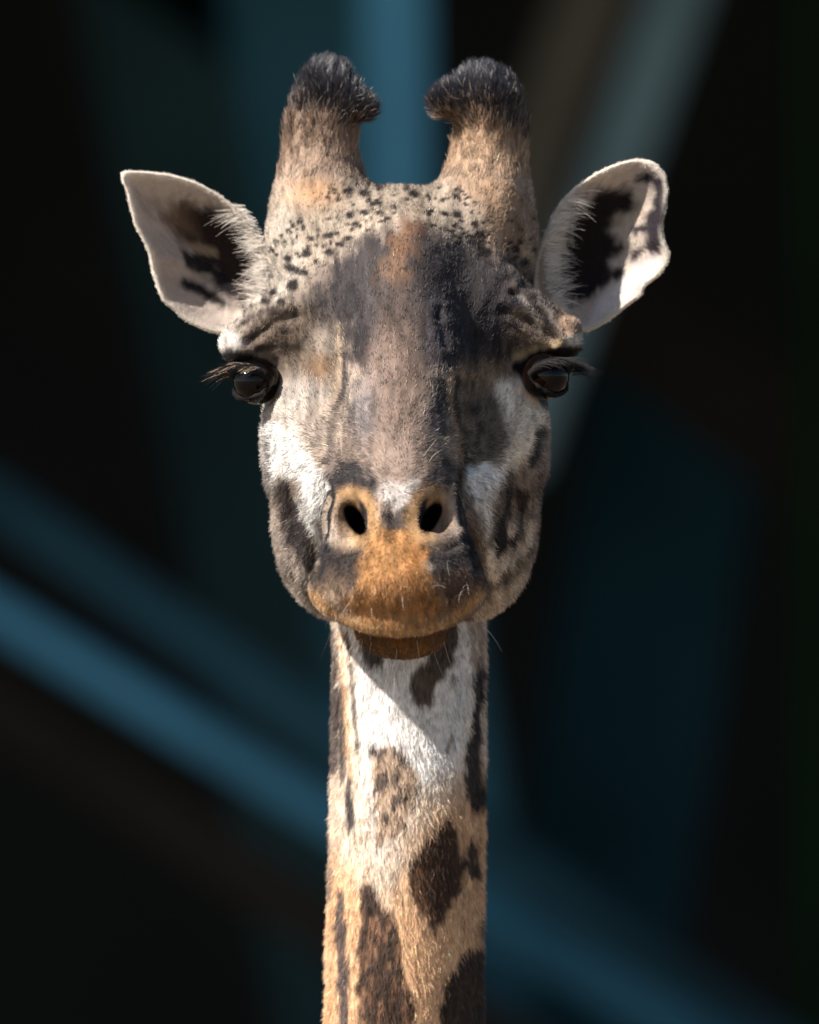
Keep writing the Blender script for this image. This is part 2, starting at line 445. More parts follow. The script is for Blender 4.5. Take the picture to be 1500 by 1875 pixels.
WHITE = (0.76, 0.72, 0.67); CREAM = (0.56, 0.45, 0.34); TAN = (0.40, 0.29, 0.20); BROWN = (0.20, 0.135, 0.09)
DARK = (0.055, 0.042, 0.038); BLACK = (0.006, 0.005, 0.006); ORANGE = (0.42, 0.205, 0.078); LORANGE = (0.55, 0.30, 0.13); GREY = (0.27, 0.235, 0.215)

SPOTS = [(640, 350, 11, 8), (668, 354, 13, 9), (696, 336, 13, 9), (618, 366, 7, 6), (668, 390, 10, 6), (640, 394, 7, 7), (694, 391, 11, 5), (690, 374, 10, 5), (650, 412, 8, 6),
         (606, 430, 16, 6), (570, 436, 9, 6), (724, 380, 9, 6), (758, 356, 10, 6), (744, 336, 8, 6), (770, 336, 10, 5), (790, 324, 10, 4), (812, 366, 6, 5), (836, 360, 7, 6), (814, 392, 9, 5),
         (838, 394, 9, 6), (834, 414, 9, 5), (826, 424, 10, 4), (870, 410, 10, 6), (858, 434, 10, 6), (842, 446, 8, 6), (890, 462, 13, 9), (878, 428, 9, 6), (562, 464, 12, 8), (526, 472, 10, 8),
         (534, 492, 18, 8), (556, 500, 9, 6), (536, 524, 12, 12), (490, 504, 9, 7), (922, 512, 14, 10), (954, 512, 11, 9), (942, 536, 13, 8), (974, 544, 11, 8), (905, 486, 10, 7), (925, 478, 9, 7),
         (500, 535, 10, 6), (515, 555, 12, 7), (470, 530, 8, 6), (485, 552, 8, 5), (580, 480, 10, 6), (600, 462, 10, 6), (622, 448, 9, 5), (960, 480, 9, 7), (945, 455, 8, 7), (980, 515, 9, 7), (1000, 550, 10, 6)]
_r = random.Random(5)
for _ in range(340):
    x = _r.uniform(490, 985); y = _r.uniform(335, 560)
    if y > 405 + abs(x - 740) * 0.42 - 10 or (x < 600 and y < 400) or (x > 880 and y < 400): continue
    SPOTS.append((x, y, _r.uniform(3, 6.5), _r.uniform(2.6, 5)))

def coat(p, n, reg):
    u, v = meas(p, reg)
    out = np.zeros((len(p), 3), np.float32)
    # ------------------------------------------------ head
    i = np.nonzero(reg == 0)[0]
    if len(i):
        pp = p[i]; d = pp[:, 1]
        A = Painter(u[i], v[i], pp, (0.26, 0.198, 0.155))
        muz = d < -430; bk = ~muz
        A.poly([(480, 330), (1000, 330), (1010, 520), (930, 480), (740, 400), (600, 470), (480, 590)], (0.36, 0.285, 0.215), 25, 1, 5)
        A.poly([(470, 400), (540, 380), (560, 500), (480, 590), (395, 640), (395, 560)], (0.42, 0.355, 0.29), 22, 0.9, 6)
        A.dot(578, 352, 45, 30, (0.40, 0.22, 0.11), 0.8, 0.8)
        A.dot(930, 400, 50, 95, (0.28, 0.17, 0.10), 0.7, 0.85)
        A.dot(880, 340, 40, 30, (0.40, 0.24, 0.14), 0.8, 0.6)
        A.poly([(895, 470), (960, 470), (1010, 520), (1040, 570), (960, 575), (920, 545)], (0.085, 0.068, 0.06), 16, 0.85, 7)
        # upper face brown
        A.poly([(430, 620), (470, 560), (540, 560), (620, 560), (640, 640), (630, 700), (560, 690), (500, 660)], (0.125, 0.09, 0.063), 28, 0.85, 10)
        A.poly([(900, 520), (1000, 545), (1060, 600), (1000, 640), (950, 650), (930, 720), (940, 800), (905, 850), (860, 880), (835, 760), (830, 660)], (0.13, 0.09, 0.062), 24, 0.88, 8)
        # dark forehead dome
        A.poly([(742, 408), (690, 422), (640, 452), (598, 500), (575, 550), (592, 600), (640, 600), (660, 680), (690, 700), (770, 700), (800, 690), (840, 690), (900, 660), (945, 610), (962, 550), (930, 490), (870, 450), (800, 424)], (0.034, 0.029, 0.030), 26, 0.95, 12)
        A.poly([(770, 420), (850, 455), (900, 490), (935, 550), (930, 610), (880, 640), (810, 640), (790, 560)], (0.024, 0.021, 0.023), 36, 0.35, 10)  # right half darker still: shade put into the coat colour
        # brown middle stripe
        A.poly([(700, 520), (755, 520), (775, 620), (785, 700), (775, 800), (790, 860), (765, 900), (690, 890), (665, 840), (650, 780), (668, 700), (685, 600)], (0.13, 0.09, 0.07), 40, 0.55, 9)
        A.poly([(690, 600), (745, 610), (768, 700), (770, 800), (780, 860), (765, 900), (690, 890), (665, 840), (655, 780), (675, 700)], (0.175, 0.118, 0.088), 40, 0.75, 9)
        A.poly([(630, 800), (690, 780), (780, 800), (800, 860), (760, 920), (690, 915), (640, 850)], (0.31, 0.225, 0.175), 24, 0.7, 8)
        A.dot(738, 442, 22, 46, (0.30, 0.15, 0.075), 0.9, 0.6, 0.5, 0.25)
        A.dot(718, 490, 26, 30, (0.22, 0.13, 0.08), 0.9, 0.55, 0.5)
        A.dot(668, 750, 24, 60, (0.16, 0.145, 0.145), 0.7, 0.7)
        A.dot(660, 600, 22, 55, (0.028, 0.024, 0.025), 0.6, 0.85)
        A.dot(682, 590, 12, 40, (0.10, 0.08, 0.075), 0.6, 0.5)
        A.dot(795, 760, 18, 55, (0.05, 0.042, 0.042), 0.6, 0.75)
        A.dot(800, 610, 22, 70, (0.035, 0.03, 0.034), 0.6, 0.7)
        A.dot(590, 635, 26, 34, (0.48, 0.40, 0.33), 0.8, 0.4)
        A.dot(588, 672, 26, 24, (0.15, 0.085, 0.042), 0.7, 0.8)
        A.dot(890, 690, 55, 28, (0.26, 0.16, 0.085), 0.8, 0.7)
        A.dot(700, 690, 30, 60, (0.28, 0.20, 0.16), 0.8, 0.5)
        # tan strips by the grooves, crease shade painted dark along them
        A.line([(622, 600), (626, 660), (618, 720), (600, 790), (596, 850)], 6, (0.33, 0.24, 0.16), 5, 0.6)
        A.line([(632, 650), (630, 715), (611, 765), (604, 820), (600, 870)], 4.5, (0.03, 0.024, 0.024), 4, 0.9, 2)
        A.line([(640, 690), (634, 745), (622, 790)], 3, (0.05, 0.04, 0.038), 3, 0.6, 2)
        A.line([(648, 680), (640, 740), (622, 800), (615, 850)], 5, (0.36, 0.29, 0.23), 5, 0.5)
        A.line([(612, 810), (606, 870)], 7, (0.12, 0.09, 0.09), 4, 0.7)
        A.line([(826, 690), (826, 750), (842, 810), (852, 860)], 5, (0.36, 0.23, 0.13), 4, 0.8)
        A.line([(836, 690), (833, 740), (847, 800), (858, 860)], 5, (0.03, 0.025, 0.025), 4, 0.85)
        for q, w_, al in (([(640, 575), (632, 620), (638, 660)], 6, .85), ([(664, 580), (660, 630), (664, 670)], 5, .6), ([(606, 580), (612, 640)], 4, .5), ([(580, 560), (570, 610)], 5, .4),
                          ([(868, 640), (872, 680)], 9, .6), ([(900, 650), (930, 655)], 8, .5), ([(865, 700), (872, 770), (880, 830)], 5, .7), ([(800, 650), (808, 720), (812, 790)], 9, .7),
                          ([(545, 690), (520, 720)], 4, .35), ([(940, 740), (930, 790), (915, 840)], 6, .4), ([(968, 712), (962, 745), (950, 770)], 3, .6), ([(655, 700), (640, 780)], 5, .4)):
            A.line(q, w_, (0.035, 0.027, 0.026), 5, al, 4)
        for q in ([(505, 525), (478, 552)], [(525, 545), (490, 580), (470, 590)], [(540, 590), (500, 612)], [(560, 620), (520, 650)], [(500, 655), (540, 668)]):
            A.line(q, 4, (0.05, 0.036, 0.03), 4, 0.6, 4)
        # left light cheek
        A.poly([(455, 760), (500, 705), (560, 700), (600, 725), (590, 800), (560, 820), (480, 800)], (0.40, 0.35, 0.30), 22, 0.8, 7, bk)
        A.poly([(466, 780), (505, 775), (545, 800), (585, 850), (604, 890), (604, 960), (590, 1010), (572, 985), (552, 940), (545, 880), (510, 872), (495, 905), (480, 850)], WHITE, 10, 1, 5, bk)
        A.poly([(560, 730), (612, 740), (604, 800), (600, 880), (570, 840), (545, 790)], (0.33, 0.255, 0.20), 18, 0.75, 7)
        # jaws
        A.poly([(470, 900), (500, 890), (530, 1010), (580, 1060), (640, 1120), (650, 1170), (480, 1170)], (0.50, 0.42, 0.35), 16, 0.8, 6, bk)
        A.poly([(510, 876), (536, 884), (546, 932), (570, 980), (582, 1028), (568, 1050), (542, 1022), (522, 960)], (0.045, 0.036, 0.034), 8, 0.97, 5, bk)
        A.line([(486, 800), (492, 860), (496, 930)], 6, (0.17, 0.13, 0.11), 6, 0.7, 3, bk)
        A.line([(508, 1035), (535, 1065), (565, 1085)], 11, (0.22, 0.175, 0.145), 9, 0.7, 4, bk)
        A.line([(505, 960), (512, 1000)], 7, (0.24, 0.19, 0.16), 8, 0.6, 4, bk)
        # right cheek: creams and whites raised to make up for its shade
        A.poly([(905, 700), (960, 688), (985, 742), (1012, 752), (995, 800), (970, 835), (930, 862), (905, 870), (935, 800)], (0.88, 0.72, 0.56), 12, 0.95, 6)
        A.poly([(850, 862), (900, 848), (930, 860), (908, 905), (898, 960), (888, 1010), (866, 960), (850, 930)], (0.92, 0.84, 0.75), 10, 0.97, 6, bk)
        A.poly([(880, 1000), (990, 900), (1000, 1060), (940, 1140), (860, 1170), (870, 1090)], (0.70, 0.56, 0.43), 14, 0.9, 6, bk)
        A.poly([(930, 852), (940, 880), (938, 932), (928, 1004), (914, 1026), (899, 1012), (905, 956), (916, 900)], (0.024, 0.018, 0.017), 8, 1, 4, bk)
        A.poly([(946, 894), (972, 898), (966, 940), (958, 985), (940, 1010), (934, 996), (945, 940)], (0.03, 0.022, 0.02), 8, 1, 4, bk)
        A.line([(990, 790), (972, 850)], 10, (0.03, 0.022, 0.02), 6, 0.95, 3, bk)
        A.line([(990, 870), (988, 930), (984, 1000)], 9, (0.07, 0.05, 0.042), 6, 0.9, 3, bk)
        A.line([(884, 1086), (920, 1062), (962, 1030), (972, 1005)], 11, (0.12, 0.085, 0.066), 8, 0.8, 4, bk)
        A.poly([(850, 900), (872, 905), (884, 960), (892, 1010), (880, 1060), (858, 1000)], (0.13, 0.09, 0.07), 10, 0.85, 5, bk)
        # brows
        A.poly([(390, 606), (420, 604), (450, 630), (430, 648), (392, 648)], (0.60, 0.54, 0.48), 9, 0.95, 4)
        for q in ([(440, 598), (480, 572), (528, 570)], [(455, 622), (490, 600), (530, 605)], [(470, 640), (520, 632), (560, 640)], [(425, 590), (455, 562), (490, 552)]):
            A.line(q, 5, (0.05, 0.036, 0.03), 5, 0.85, 3)
        for q in ([(940, 545), (965, 580), (975, 610)], [(960, 535), (990, 570), (1005, 600)], [(925, 560), (940, 600), (945, 630)], [(985, 540), (1020, 580), (1035, 605)]):
            A.line(q, 6, (0.04, 0.033, 0.035), 5, 0.75, 3)
        for q in ([(950, 540), (978, 580), (990, 605)], [(975, 540), (1010, 575), (1025, 605)]):
            A.line(q, 4, (0.40, 0.35, 0.31), 4, 0.5, 3)
        A.poly([(1020, 560), (1062, 560), (1075, 610), (1045, 625), (1025, 600)], (0.38, 0.25, 0.17), 10, 0.8, 5)
        A.poly([(1035, 622), (1068, 612), (1072, 636), (1020, 640)], (0.68, 0.60, 0.50), 6, 0.95, 3)
        A.line([(945, 655), (985, 640), (1025, 632)], 7, (0.42, 0.29, 0.15), 5, 0.85, 2)
        # eye surrounds
        A.poly([(380, 645), (440, 642), (480, 655), (502, 680), (500, 712), (478, 738), (455, 750), (400, 740)], BLACK, 6, 0.97, 3)
        A.poly([(930, 672), (975, 645), (1030, 632), (1080, 632), (1075, 690), (1035, 748), (1002, 756), (970, 712)], BLACK, 6, 0.97, 3)
        A.line([(466, 740), (472, 752)], 6, BLACK, 6, 0.7, 3)
        # crown spots
        for (x, y, rx, ry) in SPOTS:
            A.dot(x, y, rx * 0.92, ry * 0.95, (0.026, 0.020, 0.018), 0.35, 1.0, 0.22, 0.3 * math.sin(x * 7 + y))
        # nose
        A.poly([(606, 880), (630, 845), (665, 850), (700, 890), (690, 915), (640, 890), (604, 920)], (0.020, 0.017, 0.019), 9, 0.94, 6)
        A.poly([(785, 870), (815, 840), (845, 855), (855, 930), (830, 890), (790, 895), (752, 915), (757, 895)], (0.020, 0.017, 0.019), 9, 0.94, 6)
        A.poly([(700, 880), (765, 880), (760, 915), (735, 940), (715, 930), (690, 910)], (0.62, 0.55, 0.49), 10, 0.85, 6)
        A.poly([(580, 905), (600, 890), (610, 990), (668, 1000), (668, 1060), (640, 1078), (575, 1060)], (0.034, 0.026, 0.023), 8, 0.96, 6, muz)
        A.poly([(845, 890), (858, 930), (885, 1050), (870, 1070), (790, 1062), (776, 1010), (800, 990), (845, 985)], (0.030, 0.024, 0.023), 9, 0.96, 6, muz)
        A.poly([(570, 1058), (640, 1070), (660, 1110), (700, 1150), (660, 1160), (600, 1130), (565, 1095)], (0.48, 0.34, 0.23), 13, 0.85, 5, muz)
        A.poly([(790, 1060), (880, 1050), (892, 1080), (850, 1130), (780, 1140)], (0.22, 0.12, 0.065), 13, 0.8, 6, muz)
        A.poly([(664, 940), (700, 960), (745, 960), (772, 950), (780, 1000), (782, 1050), (810, 1100), (800, 1150), (730, 1165), (660, 1150), (632, 1100), (660, 1055), (668, 1000)], ORANGE, 11, 0.97, 6, muz)
        A.poly([(735, 1000), (776, 1000), (778, 1060), (790, 1100), (750, 1110)], (0.34, 0.145, 0.045), 14, 0.6, 6, muz)
        A.poly([(690, 925), (720, 940), (748, 925), (748, 965), (720, 975), (698, 965)], (0.05, 0.04, 0.038), 7, 0.92, 5, muz)
        A.dot(645, 948, 52, 57, (0.40, 0.23, 0.105), 0.2, 0.95, 0.06, 0, muz)
        A.dot(792, 944, 50, 55, (0.38, 0.22, 0.105), 0.2, 0.95, 0.06, 0, muz)
        A.dot(622, 985, 30, 18, (0.30, 0.225, 0.17), 0.6, 0.8, 0.1, 0.5, muz)
        A.dot(820, 980, 30, 18, (0.24, 0.18, 0.14), 0.6, 0.8, 0.1, -0.5, muz)
        A.dot(604, 945, 16, 46, (0.40, 0.33, 0.27), 0.6, 0.85, 0.1, 0, muz)
        A.dot(832, 945, 14, 44, (0.34, 0.27, 0.22), 0.6, 0.8, 0.1, 0, muz)
        A.dot(630, 943, 24, 32, (0.30, 0.20, 0.13), 0.4, 0.85, 0.1, -0.3, muz)
        A.dot(810, 941, 24, 32, (0.28, 0.185, 0.125), 0.4, 0.85, 0.1, 0.3, muz)
        A.dot(652, 953, 15, 31, BLACK, 0.25, 1, 0.05, -0.42, muz)
        A.dot(788, 949, 15, 31, BLACK, 0.25, 1, 0.05, 0.42, muz)
        A.line([(570, 1084), (600, 1118), (650, 1146), (700, 1160), (740, 1163), (800, 1150), (850, 1120), (888, 1082)], 9, (0.58, 0.34, 0.155), 6, 0.9, 2, muz)
        A.poly([(572, 1040), (640, 1050), (652, 1080), (620, 1092), (574, 1080)], (0.11, 0.07, 0.048), 12, 0.75, 7, muz)
        A.poly([(800, 1045), (886, 1040), (886, 1075), (840, 1100), (800, 1090)], (0.10, 0.062, 0.042), 14, 0.75, 7, muz)
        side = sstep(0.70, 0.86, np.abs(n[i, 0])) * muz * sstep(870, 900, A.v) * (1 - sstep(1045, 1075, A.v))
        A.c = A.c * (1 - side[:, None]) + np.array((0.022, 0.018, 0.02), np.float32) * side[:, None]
        # lower lip and chin, their shade painted in as darker brown
        low = (d < -250) & (pp[:, 2] < -90)
        _k = np.nonzero(low)[0]
        if len(_k): low[_k] = lip_side(pp[_k]) > -3
        A.poly([(500, 1040), (960, 1040), (960, 1300), (500, 1300)], (0.11, 0.05, 0.018), 5, 0.95, 2, low & (d < -350))
        A.dot(735, 1200, 60, 30, (0.21, 0.10, 0.028), 0.6, 0.85, 0.1, 0, low & (d < -420))
        _k = np.nonzero((d < -330) & (pp[:, 2] < -90))[0]
        if len(_k): A.put(_k, 0.95 * np.exp(-((lip_side(pp[_k]) - 3) / 6) ** 2), (0.012, 0.008, 0.006))  # mouth gap shade painted as a dark line under the lip
        # grizzle
        q3 = np.stack([A.u, A.v, A.u * 0], 1).astype(np.float32)
        g = 1 + 0.30 * A.n2 + 0.28 * noise(q3, (7, 34, 9), 15) + 0.16 * A.n1 + 0.12 * A.n3
        # horns
        hz = pp[:, 2] > 937.5 - 345
        hz &= (d > -40)
        uu, vv = A.u, A.v
        lh = hz & (uu < 735); rh = hz & (uu >= 735)
        cH = np.where(lh[:, None], np.array((0.30, 0.205, 0.145), np.float32), np.array((0.40, 0.265, 0.17), np.float32))
        hw = (1 - sstep(295, 345, vv + 10 * A.n1)) * hz
        A.c = A.c * (1 - hw[:, None]) + cH * hw[:, None]
        tl = 205 + np.maximum(uu - 600, -40) * 0.5 + 16 * A.n1 + 14 * A.n2
        tr = 205 + np.maximum(uu - 900, 0) * 0.8 + 16 * A.n1 + 16 * A.n2
        tw = np.where(lh, 1 - sstep(tl - 30, tl + 30, vv), 1 - sstep(tr - 26, tr + 26, vv)) * hz
        A.c = A.c * (1 - tw[:, None]) + np.array((0.020, 0.019, 0.026), np.float32) * tw[:, None]
        # back of the head: plain tan with dark patches
        bw = sstep(0.15, 0.5, n[i, 1])[:, None] * (1 - tw[:, None]) * (d > 120)[:, None]
        pat = sstep(-0.05, 0.12, noise(pp, (70, 70, 90), 21))[:, None]
        bc = np.array(CREAM, np.float32) * (1 - pat) + np.array(BROWN, np.float32) * pat
        A.c = A.c * (1 - bw) + bc * bw
        out[i] = A.c * g[:, None] * 0.64
    # ------------------------------------------------ neck
    i = np.nonzero(reg == 1)[0]
    if len(i):
        pp = p[i]
        A = Painter(u[i], v[i], pp, (0.53, 0.325, 0.185))
        fr = n[i, 1] < 0.05
        A.poly([(560, 1000), (940, 1000), (940, 1380), (880, 1420), (780, 1500), (740, 1600), (690, 1680), (650, 1600), (560, 1500)], (0.56, 0.455, 0.36), 40, 0.9, 10)
        A.poly([(638, 1100), (868, 1100), (866, 1300), (840, 1400), (770, 1440), (740, 1500), (690, 1560), (670, 1420), (655, 1300)], (0.64, 0.60, 0.56), 22, 0.95, 8, fr)
        D1 = (0.085, 0.062, 0.05)
        A.line([(611, 1150), (613, 1300), (610, 1405)], 9, (0.055, 0.04, 0.035), 4, 0.97, 3)
        A.line([(628, 1260), (628, 1340), (630, 1420)], 8, (0.05, 0.037, 0.033), 4, 0.95, 3)
        A.line([(636, 1160), (648, 1280), (655, 1380)], 4, (0.06, 0.045, 0.04), 3, 0.9, 2)
        A.line([(638, 1420), (642, 1515)], 7, (0.045, 0.036, 0.036), 4, 0.97, 3)
        A.line([(624, 1160), (632, 1260), (641, 1420)], 4, (0.60, 0.38, 0.22), 3, 0.6, 2)
        A.poly([(646, 1150), (710, 1150), (702, 1209), (677, 1228), (662, 1195)], (0.05, 0.037, 0.032), 5, 0.97, 4, fr)
        A.poly([(841, 1120), (840, 1180), (836, 1198), (801, 1254), (793, 1297), (763, 1292), (750, 1264), (755, 1239), (780, 1214), (800, 1120)], (0.06, 0.038, 0.026), 6, 0.96, 5, fr)
        A.poly([(882, 1200), (890, 1262), (885, 1297), (880, 1400), (893, 1462), (874, 1489), (860, 1480), (850, 1411), (863, 1323), (871, 1229)], (0.020, 0.015, 0.013), 5, 0.97, 4)
        A.line([(870, 1130), (874, 1210)], 12, (0.26, 0.19, 0.15), 6, 0.7, 3)
        A.line([(829, 1348), (818, 1378)], 4, (0.16, 0.11, 0.08), 3, 0.9, 2)
        A.line([(832, 1238), (828, 1250)], 4, (0.14, 0.10, 0.08), 3, 0.8, 2)
        sp = [(679, 1366), (735, 1372), (766, 1419), (760, 1478), (735, 1520), (692, 1548), (686, 1480)]
        A.poly(sp, (0.36, 0.245, 0.16), 8, 0.92, 6, fr)
        gsp = np.nonzero((poly_sd(A.u, A.v, sp) < 4))[0]
        if len(gsp):
            q = np.stack([A.u[gsp], A.v[gsp], A.u[gsp] * 0], 1).astype(np.float32)
            w = sstep(0.05, 0.35, noise(q, (7, 17, 9), 31)); A.put(gsp, w * 0.9, (0.05, 0.037, 0.033))
        big = [(821, 1496), (836, 1508), (849, 1556), (850, 1593), (839, 1642), (818, 1683), (803, 1698), (798, 1732), (788, 1698), (760, 1662), (749, 1622), (752, 1581), (778, 1546), (801, 1518)]
        A.poly(big, (0.042, 0.023, 0.014), 6, 0.99, 5)
        A.line([(760, 1600), (768, 1640), (785, 1680)], 10, (0.15, 0.075, 0.04), 8, 0.6, 4)
        A.poly([(859, 1529), (872, 1551), (883, 1602), (866, 1614), (853, 1581)], (0.03, 0.02, 0.014), 4, 0.97, 4)
        lowl = [(669, 1604), (692, 1642), (722, 1683), (735, 1746), (742, 1771), (757, 1835), (762, 1960), (656, 1960), (654, 1759), (656, 1683), (663, 1622)]
        A.poly(lowl, (0.042, 0.026, 0.019), 6, 0.98, 5)
        gl = np.nonzero((poly_sd(A.u, A.v, lowl) < -4))[0]
        if len(gl):
            q = np.stack([A.u[gl], A.v[gl], A.u[gl] * 0], 1).astype(np.float32)
            A.put(gl, sstep(0.1, 0.5, noise(q, (7, 26, 9), 33)) * 0.55, (0.26, 0.135, 0.075))
        A.poly([(616, 1622), (628, 1632), (633, 1708), (639, 1759), (639, 1960), (621, 1960), (616, 1733)], (0.075, 0.056, 0.05), 4, 0.97, 3)
        A.line([(603, 1540), (604, 1640)], 5, (0.13, 0.10, 0.08), 4, 0.9, 2)
        A.poly([(856, 1741), (877, 1736), (900, 1720), (900, 1960), (800, 1960), (813, 1809), (826, 1784), (841, 1756)], (0.024, 0.016, 0.012), 5, 0.97, 5)
        A.line([(884, 1690), (886, 1735)], 6, (0.04, 0.028, 0.022), 4, 0.95, 2)
        # sides and back of the neck: patches with pale seams
        bw = (sstep(-0.02, 0.2, n[i, 1]))[:, None]
        pat = sstep(-0.25, -0.08, noise(pp, (90, 90, 130), 22) + 0.4 * noise(pp, (40, 40, 50), 23))[:, None]
        bc = np.array(CREAM, np.float32) * (1 - pat) + np.array((0.09, 0.055, 0.035), np.float32) * pat
        A.c = A.c * (1 - bw) + bc * bw
        out[i] = A.c * (1 + 0.16 * A.n2 + 0.08 * A.n3)[:, None]
    return np.clip(out, 0.004, 0.9)

def ear_coat(p, part, rr, s):
    k = kf(150); u = 750 + p[:, 0] / k; v = 937.5 - p[:, 2] / k
    A = Painter(u, v, p, (0.54, 0.45, 0.38))
    fr = part == 0
    if s < 0:
        A.poly([(320, 372), (400, 380), (455, 420), (480, 520), (450, 575), (412, 545), (395, 505), (340, 450), (310, 400)], (0.030, 0.018, 0.015), 16, 0.99, 6, fr)
        A.poly([(278, 372), (340, 375), (360, 430), (300, 420)], (0.22, 0.14, 0.09), 22, 0.7, 7, fr)
        A.poly([(332, 458), (370, 465), (420, 500), (430, 540), (380, 515), (340, 490)], (0.018, 0.015, 0.018), 8, 0.97, 4, fr)
        A.line([(340, 518), (370, 532), (408, 556)], 9, (0.018, 0.014, 0.016), 7, 0.97, 3, fr)
        A.line([(350, 450), (390, 462)], 7, (0.42, 0.30, 0.20), 6, 0.8, 3, fr)
        A.line([(352, 505), (385, 508)], 6, (0.50, 0.42, 0.33), 6, 0.7, 3, fr)
    else:
        A.poly([(1045, 385), (1100, 345), (1160, 345), (1165, 380), (1120, 420), (1135, 440), (1150, 455), (1120, 480), (1130, 500), (1080, 545), (1045, 565), (1015, 530), (1040, 450)], (0.018, 0.013, 0.012), 12, 0.99, 5, fr)
        A.line([(1130, 400), (1165, 400), (1185, 375)], 9, (0.52, 0.42, 0.33), 9, 0.7, 4, fr)
        A.line([(1172, 328), (1195, 322), (1208, 340), (1204, 380), (1200, 410), (1180, 420), (1165, 420)], 9, (0.035, 0.028, 0.034), 5, 0.97, 4)
        A.line([(1195, 395), (1192, 440), (1200, 455)], 12, (0.035, 0.028, 0.034), 5, 0.97, 4)
        A.line([(1192, 448), (1170, 462), (1155, 468)], 6, (0.04, 0.03, 0.034), 5, 0.97, 4)
        A.poly([(1100, 545), (1150, 500), (1200, 470), (1215, 480), (1150, 545), (1080, 595)], (0.70, 0.65, 0.62), 10, 0.9, 5, fr)
        A.line([(1075, 530), (1110, 510), (1136, 498)], 9, (0.02, 0.016, 0.02), 7, 0.95, 3, fr)
    w = sstep(0.93, 1.0, rr)[:, None] * (1 if s < 0 else 0.8)
    A.c = A.c * (1 - w) + np.array((0.74, 0.66, 0.56), np.float32) * w  # paler rim: the sunlit edge is put into the colour
    bk = (part == 2)[:, None] & (rr < 0.93)[:, None]
    A.c = np.where(bk, np.array((0.50, 0.38, 0.27), np.float32), A.c)
    if s > 0:
        A.line([(1180, 322), (1206, 335), (1206, 400), (1203, 448)], 7, (0.035, 0.028, 0.034), 4, 0.95, 4, part < 2)
    return np.clip(A.c * (1 + 0.12 * A.n2)[:, None], 0.004, 0.9)

reg = region(V)
C1 = coat(V, N, reg)
CE = [ear_coat(e[0], e[3], e[4], s) for e, s in zip(EARS, (-1, 1))]
pat = sstep(-0.25, -0.1, noise(V2, (330, 330, 380), 41) + 0.3 * noise(V2, (120, 120, 120), 42))[:, None]
C2 = np.array(CREAM, np.float32) * (1 - pat) + np.array((0.09, 0.055, 0.035), np.float32) * pat
legs = sstep(-6900, -7500, V2[:, 2])[:, None]
C2 = C2 * (1 - legs) + np.array((0.60, 0.52, 0.42), np.float32) * legs
C2 = np.where(V2[:, 2:3] < -8700, np.array((0.05, 0.04, 0.035), np.float32), C2)

allV = [V] + [e[0] for e in EARS] + [V2]; allQ = []; off = 0
for vv, qq in zip(allV, [Q] + [e[1] for e in EARS] + [Q2]):
    allQ.append(qq + off); off += len(vv)
AV = np.concatenate(allV); AQ = np.concatenate(allQ); AC = np.concatenate([C1] + CE + [C2])

def make_mesh(name, VV, QQ, mat, cols=None):
    me = bpy.data.meshes.new(name)
    me.vertices.add(len(VV)); me.vertices.foreach_set('co', np.ascontiguousarray(VV, np.float32).ravel())
    me.loops.add(QQ.size); me.loops.foreach_set('vertex_index', np.ascontiguousarray(QQ, np.int32).ravel())
    me.polygons.add(len(QQ)); me.polygons.foreach_set('loop_start', (np.arange(len(QQ)) * QQ.shape[1]).astype(np.int32))
    me.update(calc_edges=True)
    me.polygons.foreach_set('use_smooth', np.ones(len(QQ), bool))
    if cols is not None:
        a = me.attributes.new('coat', 'FLOAT_COLOR', 'POINT')
        a.data.foreach_set('color', np.concatenate([cols, np.ones((len(cols), 1))], 1).astype(np.float32).ravel())
    me.materials.append(mat); me.validate()
    return me
def to_world(v):                                  # modelling units -> metres about the giraffe's origin on the ground
    w = np.asarray(v, np.float32) * S; w = w.copy(); w[..., 2] += HEAD_Z; return w

SKIN = coat_mat()
giraffe = bpy.data.objects.new('giraffe', make_mesh('giraffe', to_world(AV), AQ, SKIN, AC)); col.objects.link(giraffe)
giraffe.data.materials.append(coat_mat('ear_skin', 0.45))
_mi = np.zeros(len(AQ), np.int32); _mi[len(Q):len(Q) + len(EARS[0][1]) + len(EARS[1][1])] = 1
giraffe.data.polygons.foreach_set('material_index', _mi)
giraffe['label'] = 'giraffe with dark horn tufts and orange muzzle facing the viewer'
giraffe['category'] = 'giraffe'

# ------------------------------------------------------------------ eyes
def eye_mat():
    m, n, l, b = new_mat('eye_gloss')
    tc = n.new('ShaderNodeTexCoord'); mp = n.new('ShaderNodeMapping'); mp.inputs['Scale'].default_value = (1.0, 1.0, 1.6)
    g = n.new('ShaderNodeVectorMath'); g.operation = 'LENGTH'
    sep = n.new('ShaderNodeSeparateXYZ'); cmb = n.new('ShaderNodeCombineXYZ')
    l.new(tc.outputs['Object'], sep.inputs[0]); l.new(sep.outputs['X'], cmb.inputs['X']); l.new(sep.outputs['Z'], cmb.inputs['Z'])
    l.new(cmb.outputs[0], mp.inputs[0]); l.new(mp.outputs[0], g.inputs[0])
    r = n.new('ShaderNodeValToRGB'); e = r.color_ramp.elements
    e[0].position = 0.012; e[0].color = (0.001, 0.001, 0.0012, 1); e[1].position = 0.016; e[1].color = (0.004, 0.0017, 0.001, 1)
    k = e.new(0.024); k.color = (0.002, 0.001, 0.0008, 1); k = e.new(0.03); k.color = (0.001, 0.0008, 0.0008, 1)
    l.new(g.outputs['Value'], r.inputs[0]); l.new(r.outputs[0], b.inputs['Base Color'])
    b.inputs['Roughness'].default_value = 0.05; b.inputs['Specular IOR Level'].default_value = 0.16
    return m
EYE_M = eye_mat()
import bmesh
